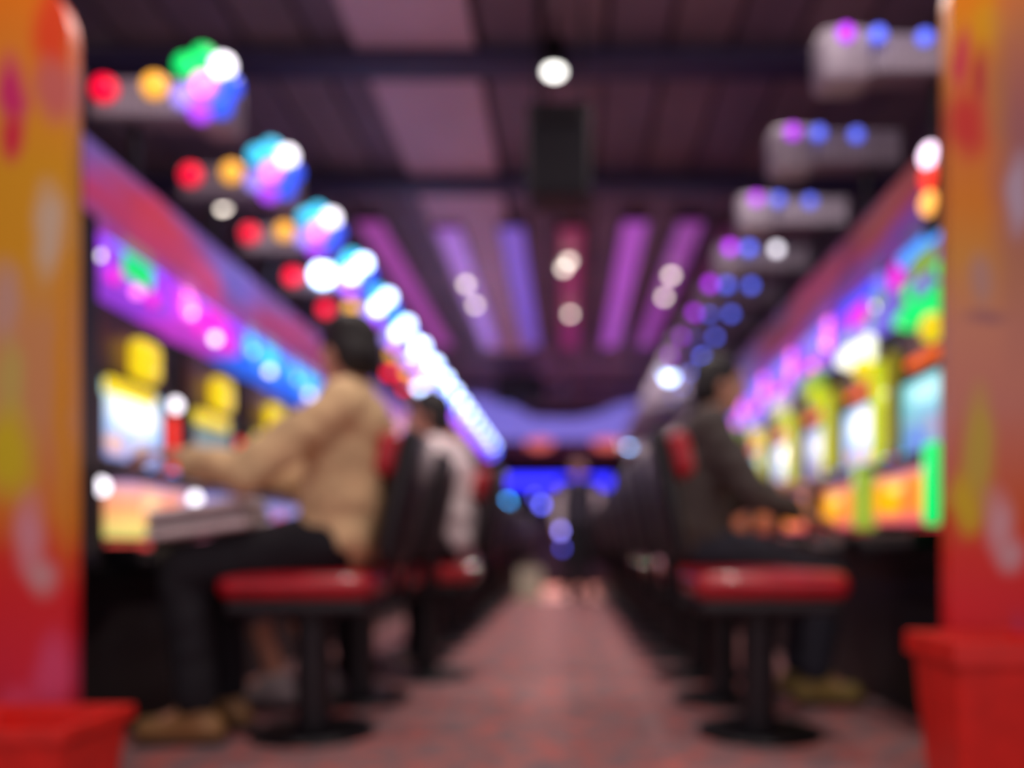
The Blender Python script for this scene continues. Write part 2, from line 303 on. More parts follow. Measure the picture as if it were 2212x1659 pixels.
LVC = dict(RED=(255, 0, 55), AMB=(250, 178, 60), CYA=(60, 205, 250), BLU=(45, 90, 255), PUR=(175, 70, 255), LAV=(160, 140, 250), PUR2=(185, 40, 245), BLU2=(88, 110, 255))
def LV(n, q):
    e = {'PUR2': (1.5, 3, 6), 'BLU2': (1.5, 3, 6)}.get(n, (1.2, 2, 3.5))[q]
    return glow('call_%s_%d' % (n, q), LVC[n], e)
def slot_machine(X, s, k):
    y = Y0 + PITCH*k + (0 if s > 0 else .02)
    cv = -1 if s > 0 else 1      # local y sign that points to the aisle entrance
    t = empty('slot_machine', (X, y, -.05 if s > 0 else 0), 0 if s > 0 else PI)
    row = 'pink valance' if s > 0 else 'dark red valance'
    tag(t, '%s slot machine from the printed end panel, under the %s' % (ORD[k], row), 'slot machine', 'slot machines under the ' + row)
    obj('cabinet', cached('sm_cab', lambda b: add_box(b, -.54, -.12, -.245, .245, .60, 1.415, .01)), black, t)
    # upper art panel, screen with bezel
    obj('top_panel', cached('sm_top', lambda b: add_box(b, -.12, -.095, -.20, .20, 1.20, 1.405, .006)), topart, t)
    def bez(b):
        for e in ((-.22, .22, .895, .93), (-.22, .22, 1.17, 1.195), (-.22, -.19, .93, 1.17), (.19, .22, .93, 1.17)): add_box(b, -.12, -.085, e[0], e[1], e[2], e[3], .004)
    obj('screen_bezel', cached('sm_bez', bez), blackm, t)
    if s > 0: sc = [scrA, scrD, scrC, scrD][k % 4]
    else: sc = [scrB, scrA, scrC, scrA][k % 4]
    obj('screen', cached('sm_scr', lambda b: add_box(b, -.12, -.10, -.19, .19, .93, 1.17)), sc, t)
    # lamps around the screen
    if s > 0:
        obj('top_lamp', cached('sm_tl', lambda b: add_box(b, -.095, -.04, -.065, .065, 1.20, 1.33, .025, 3), True), YEL, t, (0, 0.02, 0))
        obj('banner_lamp', cached('sm_bl', lambda b: add_box(b, -.085, -.06, -.17, .10, 1.125, 1.175, .01)), YEL, t, (0, -.02, 0))
        obj('side_lamp', cached('sm_sl', lambda b: add_box(b, -.12, -.065, -.018, .018, .91, 1.12, .01)), REDS if k < 3 else YELG, t, (0, .245-.02, 0))
        obj('side_lamp', cached('sm_sl', None), mat('side_off', (60, 40, 60), .3), t, (0, -.225, 0))
    else:
        cr = [GRN, WHG, LIM, DIMW][k] if k < 4 else rnd.choice([LIM, LAV, DIMW])
        def crown(b):
            add_box(b, -.12, -.05, -.16, .16, 1.36, 1.41, .02, 3); add_ball(b, (-.085, -.06, 1.385), (.04, .09, .05)); add_ball(b, (-.085, .12, 1.37), (.035, .05, .06))
        obj('crown_lamp', cached('sm_crown', crown, True), cr, t)
        obj('ball_lamp', cached('sm_ball', lambda b: add_ball(b, (-.06, .13, 1.29), (.035, .05, .045)), True), [YEL, YEL, YELG, YELG][k % 4], t)
        obj('strip_lamp', cached('sm_strip', lambda b: add_box(b, -.12, -.07, -.10, .12, 1.205, 1.24, .012, 2)), ORA, t)
        for sy in (-1, 1): obj('side_lamp', cached('sm_slr', lambda b: add_box(b, -.12, -.06, -.025, .025, .91, 1.30, .012)), YELG if sy > 0 else mat('side_olive', (140, 130, 0), .3, 0, .6), t, (0, sy*.222, 0))
    # control deck with buttons and lever
    dk = obj('control_deck', cached('sm_deck', lambda b: add_box(b, -.13, .03, -.235, .235, .872, .895, .008)), blackm, t)
    for q in (-1, 0, 1): obj('stop_button', cached('sm_btn', lambda b: add_lathe(b, [(.018, 0), (.018, .008), (.014, .012)], 14)), [AZU, RED, AZU][q+1], dk, (0, q*.06, .895))
    def lev(b): add_cone(b, (.03, 0, .88), (.075, 0, .90), .006, .006, 8); add_ball(b, (.08, 0, .90), .016, 10, 6)
    obj('lever', cached('sm_lever', lev), chrome, dk, (0, cv*.15, 0))
    lp = (lowL if k % 3 == 0 else lowB) if s > 0 else (lowR if k < 3 else lowD)
    obj('lower_panel', cached('sm_low', lambda b: add_box(b, -.12, 0, -.185, .185, .685, .855, .012)), lp, t)
    def tray(b):
        add_box(b, -.12, .04, -.22, .22, .605, .622, .004); add_box(b, .028, .04, -.22, .22, .622, .65, .004)
        for sy in (-1, 1): add_box(b, -.12, .04, sy*.214-.006, sy*.214+.006, .622, .66, .003)
    obj('coin_tray', cached('sm_tray', tray), blackm, t)
    obj('tray_light', cached('sm_trl', lambda b: add_box(b, -.12, -.10, -.12, .12, .63, .67, .005)), DRED, t)
    return t
def cu_col(b):
    add_prism(b, [(-.42, .60), (-.045, .60), (-.045, .90), (-.11, .93), (-.11, 1.40), (-.42, 1.40)], -.036, .036)
def card_unit(X, s, k):
    cv = -1 if s > 0 else 1
    y = Y0 + PITCH*(k-.5) + (0 if s > 0 else .02)
    t = empty('card_unit', (X, y, -.05 if s > 0 else 0), 0 if s > 0 else PI)
    row = 'pink valance' if s > 0 else 'dark red valance'
    tag(t, '%s slim card reader column from the printed end panel, under the %s' % (ORD[k], row), 'card reader', 'card readers under the ' + row)
    obj('column', cached('cu_col', cu_col), black, t)
    obj('slot_plate', cached('cu_slot', lambda b: add_box(b, -.11, -.095, -.03, .03, .95, 1.10, .004)), greym, t)
    obj('status_lamp', cached('cu_lamp', lambda b: add_ball(b, (-.03, 0, .83), (.02, .024, .024), 10, 6), True), WHT if s > 0 else mat('lamp_brown', (200, 130, 90), .4, 0, .6), t)
    if k % 2: obj('upper_lamp', cached('cu_lamp2', lambda b: add_ball(b, (-.10, 0, 1.17), (.02, .024, .024), 10, 6), True), WHT, t)
    if s < 0:
        obj('light_strip', cached('cu_strip', lambda b: add_box(b, -.045, .03, -.034, .034, .67, .91, .015, 3), True), [GRN, LIM][k] if k < 2 else mat('strip_off', (70, 70, 50), .4), t)
    return t
def data_counter(X, s, k):
    cv = -1 if s > 0 else 1
    dz = 0 if s > 0 else .03
    y = Y0 + PITCH*k + (0 if s > 0 else .02)
    t = empty('data_counter', (X, y, dz), 0 if s > 0 else PI)
    row = 'pink valance' if s > 0 else 'dark red valance'
    tag(t, '%s glowing data counter from the end panel, under the %s' % (ORD[k], row), 'data counter', 'data counters under the ' + row)
    obj('housing', cached('dc_h', lambda b: add_box(b, -.28, -.09, -.265, .265, 1.425, 1.60, .02)), [glow('counter_purple', (165, 70, 235), .8), glow('counter_magenta', (215, 70, 225), .75), glow('counter_blue', (50, 110, 255), .95), glow('counter_violet', (125, 110, 240), .75), glow('counter_lilac', (150, 130, 215), .4)][(k if k < 2 else 2 if k < 4 else 3) if s > 0 else (4 if k == 0 else 3)], t)
    if s > 0:
        P = [dict(top=AZU, disp=GRN, l=PUR, r=PUR, c=MAG, w=PNK), dict(top=AZU, disp=MAG, l=PNK, r=PUR, c=MAG, w=WHT), dict(top=AZU, disp=CYA, l=CYA, r=AZU, c=AZU, w=WHT)][k if k < 2 else 2 if k < 4 else k % 3]
    else:
        P = [dict(top=AZU, disp=LIM, l=RED, r=MAG, c=GRN, w=LAV), dict(top=BLU, disp=MAG, l=LIM, r=PUR, c=LIM, w=LAV), dict(top=LAV, disp=LAV, l=PNK, r=PUR, c=MAG, w=PNK)][min(k, 2)]
    obj('top_light', cached('dc_top', lambda b: add_box(b, -.10, -.07, -.17, .17, 1.545, 1.605, .018, 3)), P['top'], t)
    obj('display', cached('dc_disp', lambda b: add_box(b, -.092, -.078, -.07, .09, 1.47, 1.545, .005)), P['disp'], t)
    for nm, yy, zz, mt, r in (('ring_lamp', cv*.215, 1.50, P['l'], .042), ('ring_lamp', -cv*.20, 1.535, P['r'], .05), ('ring_lamp', cv*.225, 1.575, P['w'], .026),
                              ('ring_lamp', cv*.13, 1.445, P['c'], .024), ('ring_lamp', 0., 1.438, P['w'], .018), ('ring_lamp', -cv*.10, 1.445, P['c'], .026), ('ring_lamp', cv*.22, 1.48, WHT if k < 3 else P['w'], .018)):
        obj(nm, cached('dc_l%.3f' % r, lambda b: add_ball(b, (0, 0, 0), (.018, r, r), 12, 8), True), mt, t, (-.085, yy, zz))
    return t
def call_lamp(X, s, k):
    """lamp unit on a stem above each machine, reaching out over the aisle"""
    cv = -1 if s > 0 else 1
    H = 1.47 if s > 0 else 1.57
    zc = .6+H; base = 1.735 if s > 0 else 1.805
    y = (2.58 if s > 0 else 2.51) + PITCH*k
    t = empty('call_lamp', (X, y, base), 0 if s > 0 else PI)
    row = 'red and amber' if s > 0 else 'purple and blue'
    tag(t, '%s overhead call lamp with %s lights counted from the printed end panel' % (ORD[k], row), 'call lamp', 'call lamps with %s lights' % row)
    h = zc-base
    obj('stem', cached('cl_stem%d' % s, lambda b: add_cone(b, (-.08, 0, 0), (-.08, 0, h-.08), .014, .014, 10)), blackm, t)
    lo, hi = (-.20, .26 if s > 0 else .30)
    q = 0 if k < 3 else 1 if k < 7 else 2
    obj('housing', cached('cl_h%d' % s, lambda b: add_box(b, .13, hi, -.06, .06, h-.13, h+.05, .035, 3), True), greyp, t)
    obj('arm', cached('cl_a%d' % s, lambda b: add_box(b, lo, .13, -.045, .045, h-.10, h+.03, .01)), mat('grey_arm', (150, 140, 160), .5), t)
    def gr(b):
        for q in range(12): add_box(b, lo+.015+q*.026, lo+.027+q*.026, cv*.045-.006, cv*.045+.006, h-.09, h-.015)
    tag(obj('grille_slats', cached('cl_g%d' % s, gr), greyp, t), kind='stuff')
    def lamp(nm, u, dz, m, r, f=.5):
        obj(nm, cached('cl_l%.3f' % r, lambda b: add_ball(b, (0, 0, 0), (r, r*.6, r), 14, 8), True), m, t, (u, cv*(.05 if u < .12 else .062), h+dz))
    if s > 0:
        lamp('red_lamp', -.15, -.01, LV('RED', q), .042); lamp('amber_lamp', .01, .0, WHB if k in (3, 8) else LV('AMB', q), .06 if k in (3, 8) else .042)
        br = k >= 3
        ring = [(-.062, .065, GRN if k == 0 else LV('CYA', q)), (.0, .085, GRN if k == 0 else LV('CYA', q) if k < 6 else WHB), (.062, .055, WHT if not br else WHB), (.085, -.01, LV('BLU', q)), (.055, -.07, LV('BLU', q)), (-.01, -.085, LV('PUR', q)), (-.068, -.035, LV('LAV', q))]
        for du, dz, m in ring: lamp('ring_lamp', .17+du, dz, m, .038)
        lamp('center_lamp', .17, 0, PNK if not br else WHB, .036)
    else:
        br = k in (8, 16)
        lamp('purple_lamp', .223, .015, LV('PUR2', q) if not br else WHB, .026); lamp('blue_lamp', .123, .012, LV('BLU2', q) if not br else WHB, .024); lamp('blue_lamp', -.025, .01, LV('BLU2', q) if k != 3 else WHT, .024)
        if br: lamp('flash_lamp', .17, -.03, WHB if k == 8 else glow('lamp_flash', (150, 190, 255), 22), .06)
    return t
for k in range(NM):
    for X, s in ((XL, 1), (XR, -1)):
        slot_machine(X, s, k); card_unit(X, s, k); data_counter(X, s, k); call_lamp(X, s, k)
# bright lamp at the end of the right-hand valance
t = empty('end_signal_lamp', (XR-.02, 2.32, 1.66)); tag(t, 'stacked white, red and orange signal lamp on the dark red valance end', 'signal lamp')
box_obj('backplate', (-.0, .02, -.05, .05, -.14, .14), black, t, bev=.006)
for z, m, nm in ((.085, glow('sig_white', (255, 225, 255), 3), 'white_lamp'), (.02, glow('sig_red', (255, 60, 45), 1.3), 'red_lamp'), (-.055, glow('sig_orange', (255, 175, 80), 1.8), 'orange_lamp')):
    bm = bm_new(); add_ball(bm, (-.005, 0, z), (.025, .034, .034)); obj(nm, bm, m, t)

# ------------------------------------------------------------------ printed end panels
def px2(px, py, y=2.08): return ((px-1225)*y/1720, 0, .6+(1185-py)*y/1720)
def B(px, py, rx, ry, c, soft=.45): 
    q = px2(px, py); return ((q[0], 2.08, q[2]), (rx*2.08/1720, 9, ry*2.08/1720), c, soft)
def zf(py, lo, hi): return (px2(0, py)[2]-lo)/(hi-lo)
LO, HI = 0., 2.2
def st(*a): return [(max(0, min(1, zf(py, LO, HI))), c) for py, c in a]
pL = print_mat('endprint_left', st((1640, (200, 20, 50)), (1480, (220, 30, 60)), (1290, (225, 24, 32)), (1215, (225, 40, 18)), (1110, (225, 125, 20)), (900, (215, 150, 95)), (720, (215, 150, 90)), (560, (225, 160, 0)), (360, (225, 160, 0)), (120, (235, 140, 35)), (0, (240, 130, 10))),
    [B(120, 70, 40, 120, (240, 75, 25)), B(115, 200, 40, 60, (215, 110, 100)), B(25, 200, 32, 70, (215, 40, 110)), B(20, 300, 26, 50, (220, 35, 65)), B(105, 500, 34, 90, (215, 190, 160)), B(10, 650, 32, 80, (205, 160, 140)),
     B(15, 830, 30, 90, (205, 180, 90)), B(20, 980, 50, 90, (215, 195, 0)), B(135, 850, 18, 300, (225, 150, 20)), B(60, 1160, 30, 80, (225, 150, 160), .6), B(85, 1245, 28, 36, (215, 160, 160), .6), B(115, 1450, 40, 80, (225, 75, 120)), B(50, 1545, 50, 50, (235, 70, 110)), B(10, 1620, 30, 30, (190, 20, 50))],
    .5, 0, 'Z', LO, HI, .07, 5)
pR = print_mat('endprint_right', st((1640, (190, 12, 24)), (1480, (210, 18, 30)), (1300, (225, 26, 36)), (1200, (225, 40, 22)), (1100, (215, 90, 30)), (880, (205, 130, 110)), (700, (210, 140, 110)), (560, (215, 150, 60)), (440, (225, 135, 30)), (240, (225, 125, 60)), (60, (235, 150, 20)), (0, (240, 140, 10))),
    [B(2080, 130, 14, 60, (215, 35, 90)), B(2120, 150, 12, 80, (195, 50, 60)), B(2090, 270, 34, 70, (215, 60, 50)), B(2130, 60, 30, 60, (230, 165, 20)), B(2160, 230, 22, 120, (215, 140, 20)), B(2200, 330, 50, 300, (170, 110, 110), .7), B(2195, 420, 26, 80, (190, 170, 190)), B(2115, 600, 22, 50, (190, 145, 130)),
     B(2120, 680, 40, 14, (165, 110, 110), .6), B(2115, 980, 32, 120, (200, 175, 60)), B(2085, 1090, 26, 60, (215, 185, 0)), B(2155, 1130, 26, 60, (220, 165, 170), .6), B(2180, 1200, 26, 36, (215, 165, 170), .6), B(2200, 1500, 16, 130, (190, 60, 120))],
    .45, 0, 'Z', LO, HI, .07, 5)
def end_panel(name, xin, s, m, label, r):
    t = empty(name, (0, 0, 0)); tag(t, label, 'end panel', 'printed end panels')
    pts = []
    zt = 2.10
    for i in range(9):
        a = i/8*PI/2; pts.append((xin - s*(r - r*math.sin(a) * 1.0) if False else xin - s*r*(1-math.cos(a)), zt - r*1.3 + r*1.3*math.sin(a)))
    pts += [(xin-s*1.05, zt), (xin-s*1.05, 0), (xin, 0)]
    bm = bm_new(); add_prism(bm, pts, 2.08, 2.13); obj('board', bm, m, t)
    bm = bm_new(); add_box(bm, min(xin-s*.01, xin-s*1.05), max(xin-s*.01, xin-s*1.05), 2.13, 2.155, 0, 1.9); obj('backing', bm, black, t)
    return t
end_panel('display_board', XL+.02, 1, pL, 'tall orange to red printed end panel beside the man in the tan shirt', .13)
end_panel('display_board', 1.0, -1, pR, 'tall orange to red printed end panel beside the tall red bin', .05)

# ------------------------------------------------------------------ red bins in front of the panels
def bin_(name, x0, x1, y0, y1, h, label, rim, taper=.03):
    t = empty(name, ((x0+x1)/2, (y0+y1)/2, 0)); tag(t, label, 'bin')
    hx, hy = (x1-x0)/2, (y1-y0)/2; th = .012
    def ring(f, z, o=0.): return [(sx*(hx*f-o), sy*(hy*f-o), z) for sx, sy in ((-1, -1), (1, -1), (1, 1), (-1, 1))]
    f0 = 1-taper/hx
    bm = bm_new(); R = [[bm.verts.new(p) for p in q] for q in (ring(f0, 0), ring(1, h), ring(1, h, th), ring(f0, .015, th))]
    bm.faces.new(list(reversed(R[0])))
    for a, b in zip(R, R[1:]):
        for i in range(4): bm.faces.new((a[i], a[(i+1) % 4], b[(i+1) % 4], b[i]))
    bm.faces.new(R[3])
    es = [e for e in bm.edges if abs(e.verts[0].co.z-e.verts[1].co.z) > .05]
    bmesh.ops.bevel(bm, geom=es, offset=.02, segments=3, profile=.5, affect='EDGES')
    obj('body', bm, redp, t)
    bm = bm_new()
    for e in ((-hx-.008, hx+.008, -hy-.008, -hy+.012), (-hx-.008, hx+.008, hy-.012, hy+.008), (-hx-.008, -hx+.012, -hy+.012, hy-.012), (hx-.012, hx+.008, -hy+.012, hy-.012)): add_box(bm, *e, h-rim, h+.006, .004)
    obj('rim', bm, redp, t)
    return t
bin_('waste_bin', .875, 1.13, 1.79, 2.04, .385, 'tall red plastic bin standing before the printed end panel', .05)
bin_('ball_box', -1.46, -1.105, 1.74, 2.02, .20, 'low red plastic box on the carpet before the printed end panel', .03, .02)

# ------------------------------------------------------------------ chairs
def chair(X, s, k):
    if s > 0 and k == 2: X = -.66
    y = Y0 + PITCH*k - .02
    t = empty('stool', (X, y, 0), 0 if s > 0 else PI)
    row = 'pink valance' if s > 0 else 'dark red valance'
    tag(t, '%s red-seated stool from the printed end panel, in the row facing the %s' % (ORD[k], row), 'stool', 'stools facing the ' + row)
    obj('base_plate', cached('ch_base', lambda b: add_lathe(b, [(.19, 0), (.20, .008), (.19, .022), (.06, .04), (.05, .04)], 28)), blackm, t)
    obj('column', cached('ch_col', lambda b: add_lathe(b, [(.055, .035), (.055, .36), (.075, .37), (.075, .40)], 20)), black, t)
    obj('seat_pan', cached('ch_pan', lambda b: add_box(b, -.215, .215, -.19, .19, .40, .445, .015)), black, t)
    obj('seat', cached('ch_seat', lambda b: add_box(b, -.235, .235, -.21, .21, .445, .53, .04, 4), True), redv, t)
    rt = Matrix.Rotation(math.radians(12), 3, 'Y')
    obj('backrest', cached('ch_back', lambda b: add_box(b, .28, .335, -.19, .19, .56, .97, .025, 3, rt), True), black, t)
    obj('back_pad', cached('ch_pad', lambda b: add_box(b, .235, .305, -.17, .17, .82, .96, .03, 3, rt), True), redv, t)
    def br(b): add_cone(b, (.18, 0, .42), (.275, 0, .43), .014, .014, 8); add_cone(b, (.27, 0, .42), (.305, 0, .70), .014, .014, 8)
    for sy in (-1, 1): obj('back_support', cached('ch_sup', br), blackm, t, (0, sy*.1, 0))
    return t
for k in range(NM):
    chair(-.82, 1, k); chair(.62, -1, k)

# ------------------------------------------------------------------ people
def remeshed(bm, voxel, smooth=6, disp=0., seed=0):
    me = bpy.data.meshes.new('tmp'); bm.to_mesh(me); bm.free(); o = bpy.data.objects.new('tmp', me); C.objects.link(o)
    m = o.modifiers.new('r', 'REMESH'); m.mode = 'VOXEL'; m.voxel_size = voxel
    sm = o.modifiers.new('s', 'SMOOTH'); sm.iterations = smooth; sm.factor = .5
    if disp:
        tx = bpy.data.textures.new('folds', 'CLOUDS'); tx.noise_scale = .075; tx.noise_depth = 1
        dm = o.modifiers.new('d', 'DISPLACE'); dm.texture = tx; dm.strength = disp; dm.mid_level = .4; dm.texture_coords = 'LOCAL'
    dg = bpy.context.evaluated_depsgraph_get(); out = bpy.data.meshes.new_from_object(o.evaluated_get(dg))
    bpy.data.objects.remove(o); bpy.data.meshes.remove(me)
    for p in out.polygons: p.use_smooth = True
    return out
def V(*a): return Vector(a)
def add_hand(bm, wrist, d, side, n, curl=.6, sc=1.):
    """d forward, side towards the thumb, n back of the hand"""
    d = Vector(d).normalized(); side = Vector(side).normalized(); n = Vector(n).normalized(); w0 = Vector(wrist)
    for q in (-.026, -.009, .009, .026):
        add_capsule(bm, w0+d*.015+side*q*.7, w0+d*.085*sc+side*q, .014, .0125, 8)
    for q, L in ((.027, .072), (.009, .080), (-.009, .075), (-.026, .058)):
        p = w0+d*.088*sc+side*q; a = 0.15; rr = .0095
        for seg in (.45, .32, .26):
            a += curl*.55; v = d*math.cos(a)-n*math.sin(a); p2 = p+v*L*seg; add_capsule(bm, p, p2, rr, rr*.92, 8); p = p2; rr *= .92
    p = w0+d*.025+side*.028; v = (d*.6+side*.8-n*.25).normalized(); p2 = p+v*.042; add_capsule(bm, p, p2, .014, .011, 8)
    v = (d*.9+side*.3-n*.35).normalized(); add_capsule(bm, p2, p2+v*.032, .011, .009, 8)
def person(name, label, loc, rz, J, shirt, pants, shoe, hair, long_sleeve=True, pants_to='ankle', vest=None, hairlong=False, skinm=skin, sleeve_m=None):
    """J: joints in local metres; the person looks along local -x"""
    t = empty(name, loc, rz); tag(t, label, 'person', 'people in the arcade')
    hd = J['head']; fwd = Vector(J.get('look', (-1, 0, 0))).normalized(); up = Vector(J.get('up', (0, 0, 1))).normalized(); sd = up.cross(fwd).normalized()
    def hp(f, l, u): return hd+fwd*f+sd*l+up*u
    bm = bm_new()
    # torso
    for a, b, ra, rb in (('pelvis', 'waist', .125, .115), ('waist', 'chest', .115, .13)):
        for q in (-.055, .055): add_capsule(bm, J[a]+V(0, q, 0), J[b]+V(0, q, 0), ra*.86, rb*.86, 16)
    add_capsule(bm, J['sh'][0], J['sh'][1], .062, .062, 14)
    add_capsule(bm, J['chest']+V(0, 0, .05), J['neck'], .09, .056, 14); add_capsule(bm, J['neck'], hp(-.015, 0, -.05), .054, .05, 14)
    # head
    def ell(f, l, u, r):
        vs = add_ball(bm, (0, 0, 0), r, 18, 12); mtx = Matrix((fwd, sd, up)).transposed().to_4x4(); mtx.translation = hp(f, l, u); bmesh.ops.transform(bm, matrix=mtx, verts=vs)
    ell(-.008, 0, .03, (.096, .076, .092)); ell(.025, 0, -.045, (.066, .056, .066)); ell(.05, 0, -.085, (.03, .03, .022))
    add_capsule(bm, hp(.086, 0, .015), hp(.108, 0, -.025), .010, .015, 8); ell(.07, 0, .035, (.024, .06, .012)); ell(.083, 0, -.058, (.012, .026, .009))
    for q in (-1, 1): ell(-.005, q*.078, -.005, (.02, .012, .032))
    # limbs
    for i in (0, 1):
        add_capsule(bm, J['sh'][i], J['el'][i], .05, .039, 12); add_capsule(bm, J['el'][i], J['wr'][i], .039, .026, 12)
        dd = (J['wr'][i]-J['el'][i]).normalized(); hdv = Vector(J['hand'][i]) if 'hand' in J else dd
        hdv = hdv.normalized(); nn = V(0, 0, 1) if abs(hdv.z) < .8 else V(-1, 0, 0) if False else V(0, (-1 if i == 0 else 1), 0)
        nn = (nn-hdv*nn.dot(hdv)).normalized(); ss = hdv.cross(nn)
        inner = V(0, 1 if i == 0 else -1, 0) if abs(hdv.z) < .8 else V(-1, 0, 0)
        if ss.dot(inner) < 0: ss = -ss
        add_hand(bm, J['wr'][i], hdv, ss, nn, J.get('curl', .6))
        add_capsule(bm, J['hip'][i], J['kn'][i], .082, .058, 14); add_capsule(bm, J['kn'][i], J['an'][i], .056, .036, 14)
        mid = J['kn'][i].lerp(J['an'][i], .3); add_ball(bm, mid+V(.015, 0, 0), (.052, .05, .085))
        add_capsule(bm, J['an'][i], J['an'][i]+(J['toe'][i]-J['an'][i])*.7+V(0, 0, -.0), .036, .03, 10)
    body = remeshed(bm, .0085, 3); body.materials.clear(); obj('body', body, skinm, t)
    for q in (-1, 1):
        bm = bm_new(); add_ball(bm, hp(.076, q*.03, .012), .012, 10, 8); e = obj('eye', mesh_of('eye', bm, True), eyem, t)
        bm = bm_new(); add_ball(bm, hp(.085, q*.03, .012), .0055, 8, 6); obj('iris', mesh_of('iris', bm, True), irism, e)
    # hair
    bm = bm_new()
    def ellh(f, l, u, r):
        vs = add_ball(bm, (0, 0, 0), r, 18, 12); mtx = Matrix((fwd, sd, up)).transposed().to_4x4(); mtx.translation = hp(f, l, u); bmesh.ops.transform(bm, matrix=mtx, verts=vs)
    ellh(-.022, 0, .055, (.098, .087, .088)); ellh(-.05, 0, .0, (.068, .084, .085))
    for q in (-1, 1): ellh(-.02, q*.062, .03, (.05, .026, .05))
    if hairlong: ellh(-.07, 0, -.08, (.045, .075, .1))
    hm = remeshed(bm, .010, 2, .012); hm.materials.clear(); obj('hair', hm, hair, t)
    # shirt
    bm = bm_new()
    for a, b, ra, rb in (('pelvis', 'waist', .142, .135), ('waist', 'chest', .135, .145)):
        for q in (-.06, .06): add_capsule(bm, J[a]+V(0, q, .03 if a == 'pelvis' else 0), J[b]+V(0, q, 0), ra*.9, rb*.9, 16)
    add_capsule(bm, J['sh'][0], J['sh'][1], .078, .078, 14); add_capsule(bm, J['chest']+V(0, 0, .05), J['neck']+V(0, 0, -.02), .11, .072, 14)
    if sleeve_m is None: sl = bm
    else: sl = bm_new()
    for i in (0, 1):
        add_capsule(sl, J['sh'][i], J['el'][i], .072, .060, 12)
        if long_sleeve: add_capsule(sl, J['el'][i], J['el'][i].lerp(J['wr'][i], .72), .060, .048, 12)
    st_ = remeshed(bm, .013, 4, .034); st_.materials.clear(); obj('shirt' if not vest else 'vest', st_, vest or shirt, t)
    if sleeve_m is not None:
        s2 = remeshed(sl, .013, 3, .02); s2.materials.clear(); obj('sleeves', s2, sleeve_m, t)
    add_col = bm_new(); add_cone(add_col, J['neck']+V(0, 0, -.04), J['neck']+V(0, 0, .025), .078, .064, 20, False)
    obj('collar', mesh_of('collar', add_col, True), sleeve_m or shirt, t)
    # trousers
    bm = bm_new(); fr = 1.0 if pants_to == 'ankle' else .45
    for i in (0, 1):
        add_capsule(bm, J['hip'][i], J['kn'][i], .102, .076, 14); add_capsule(bm, J['kn'][i], J['kn'][i].lerp(J['an'][i], fr*.93), .074, .062, 14)
    add_capsule(bm, J['hip'][0]+V(0, .02, .02), J['hip'][1]+V(0, -.02, .03), .10, .10, 14)
    add_capsule(bm, J['pelvis']+V(0, -.05, 0), J['pelvis']+V(0, .05, 0), .102, .102, 14)
    tr = remeshed(bm, .013, 3, .015); tr.materials.clear(); obj('trousers' if pants_to == 'ankle' else 'shorts', tr, pants, t)
    for i in (0, 1):
        a, b = J['an'][i], J['toe'][i]; h0 = a.copy(); h0.z = b.z
        bm = bm_new(); bk = (h0-b).normalized()
        add_capsule(bm, h0+bk*.03+V(0, 0, .012), b+V(0, 0, .004), .046, .042, 14); add_capsule(bm, a+V(0, 0, -.01), h0+(b-h0)*.45+V(0, 0, .012), .05, .044, 12); add_ball(bm, h0+bk*.045+V(0, 0, .0), (.04, .04, .035))
        lowz = min(v.co.z for v in bm.verts); 
        for v in bm.verts:
            if v.co.z < b.z-.030: v.co.z = b.z-.030
        sh = remeshed(bm, .010, 2); sh.materials.clear(); so = obj('shoe', sh, shoe, t)
        bm = bm_new(); q0 = h0+bk*.045; cx = (q0+b)/2; ln = (b-q0).length
        vs = add_box(bm, -ln/2-.035, ln/2+.035, -.042, .042, -.006, .006, .004); ang = math.atan2(b.y-q0.y, b.x-q0.x)
        bmesh.ops.rotate(bm, cent=(0, 0, 0), matrix=Matrix.Rotation(ang, 3, 'Z'), verts=bm.verts[:]); bmesh.ops.translate(bm, vec=(cx.x, cx.y, b.z-.032), verts=bm.verts[:])
        obj('sole', bm, mat('dark_sole', (40, 34, 34), .7), so)
    return t
def seated(hipz=.62, lean=0., head_f=0., el=None, wr=None, kn_x=-.47, an_x=-.42, an2_x=None, drop=0.):
    an2_x = an_x if an2_x is None else an2_x
    L = lean
    return dict(pelvis=V(.02, 0, hipz+.01), waist=V(.03-L*.25, 0, hipz+.19), chest=V(.02-L*.65, 0, hipz+.37-drop*.6), neck=V(.0-L, 0, hipz+.525-drop), head=V(-.02-L-head_f, 0, hipz+.64-drop),
        sh=[V(.015-L*.85, -.175, hipz+.455-drop), V(.015-L*.85, .175, hipz+.455-drop)], el=el, wr=wr,
        hip=[V(0, -.09, hipz), V(0, .09, hipz)], kn=[V(kn_x, -.12, hipz-.09), V(kn_x, .12, hipz-.09)], an=[V(an_x, -.11, .105), V(an2_x, .11, .105)], toe=[V(an_x-.15, -.12, .038), V(an2_x-.15, .12, .038)])
tan = mat('tan_shirt', (214, 182, 136), .8, var=.2, scale=7, bump=.3); darkp = mat('black_trousers', (16, 15, 24), .85, bump=.2)
brown = mat('brown_shoe', (150, 112, 70), .5); white_s = mat('pale_shirt', (214, 200, 202), .8, bump=.2); olive = mat('olive_shoe', (150, 130, 70), .6)
dkgrey = mat('dark_jacket', (70, 62, 60), .8, bump=.2); grey_sh = mat('grey_cloth', (120, 120, 130), .8)
# man in tan shirt
J = seated(.625, -.05, .0, [V(-.20, -.25, .82), V(-.20, .24, .82)], [V(-.42, -.20, .875), V(-.40, .17, .88)], drop=.05, kn_x=-.44, an_x=-.40)
J['hand'] = [V(-1, .1, .12), V(-1, -.1, .1)]; J['look'] = (-.85, .5, -.12); J['up'] = (-.12, .04, 1)
person('person', 'person in a tan shirt and black trousers seated with one hand on the controls', (-.735, 2.56, 0), 0, J, tan, darkp, brown, hairm)
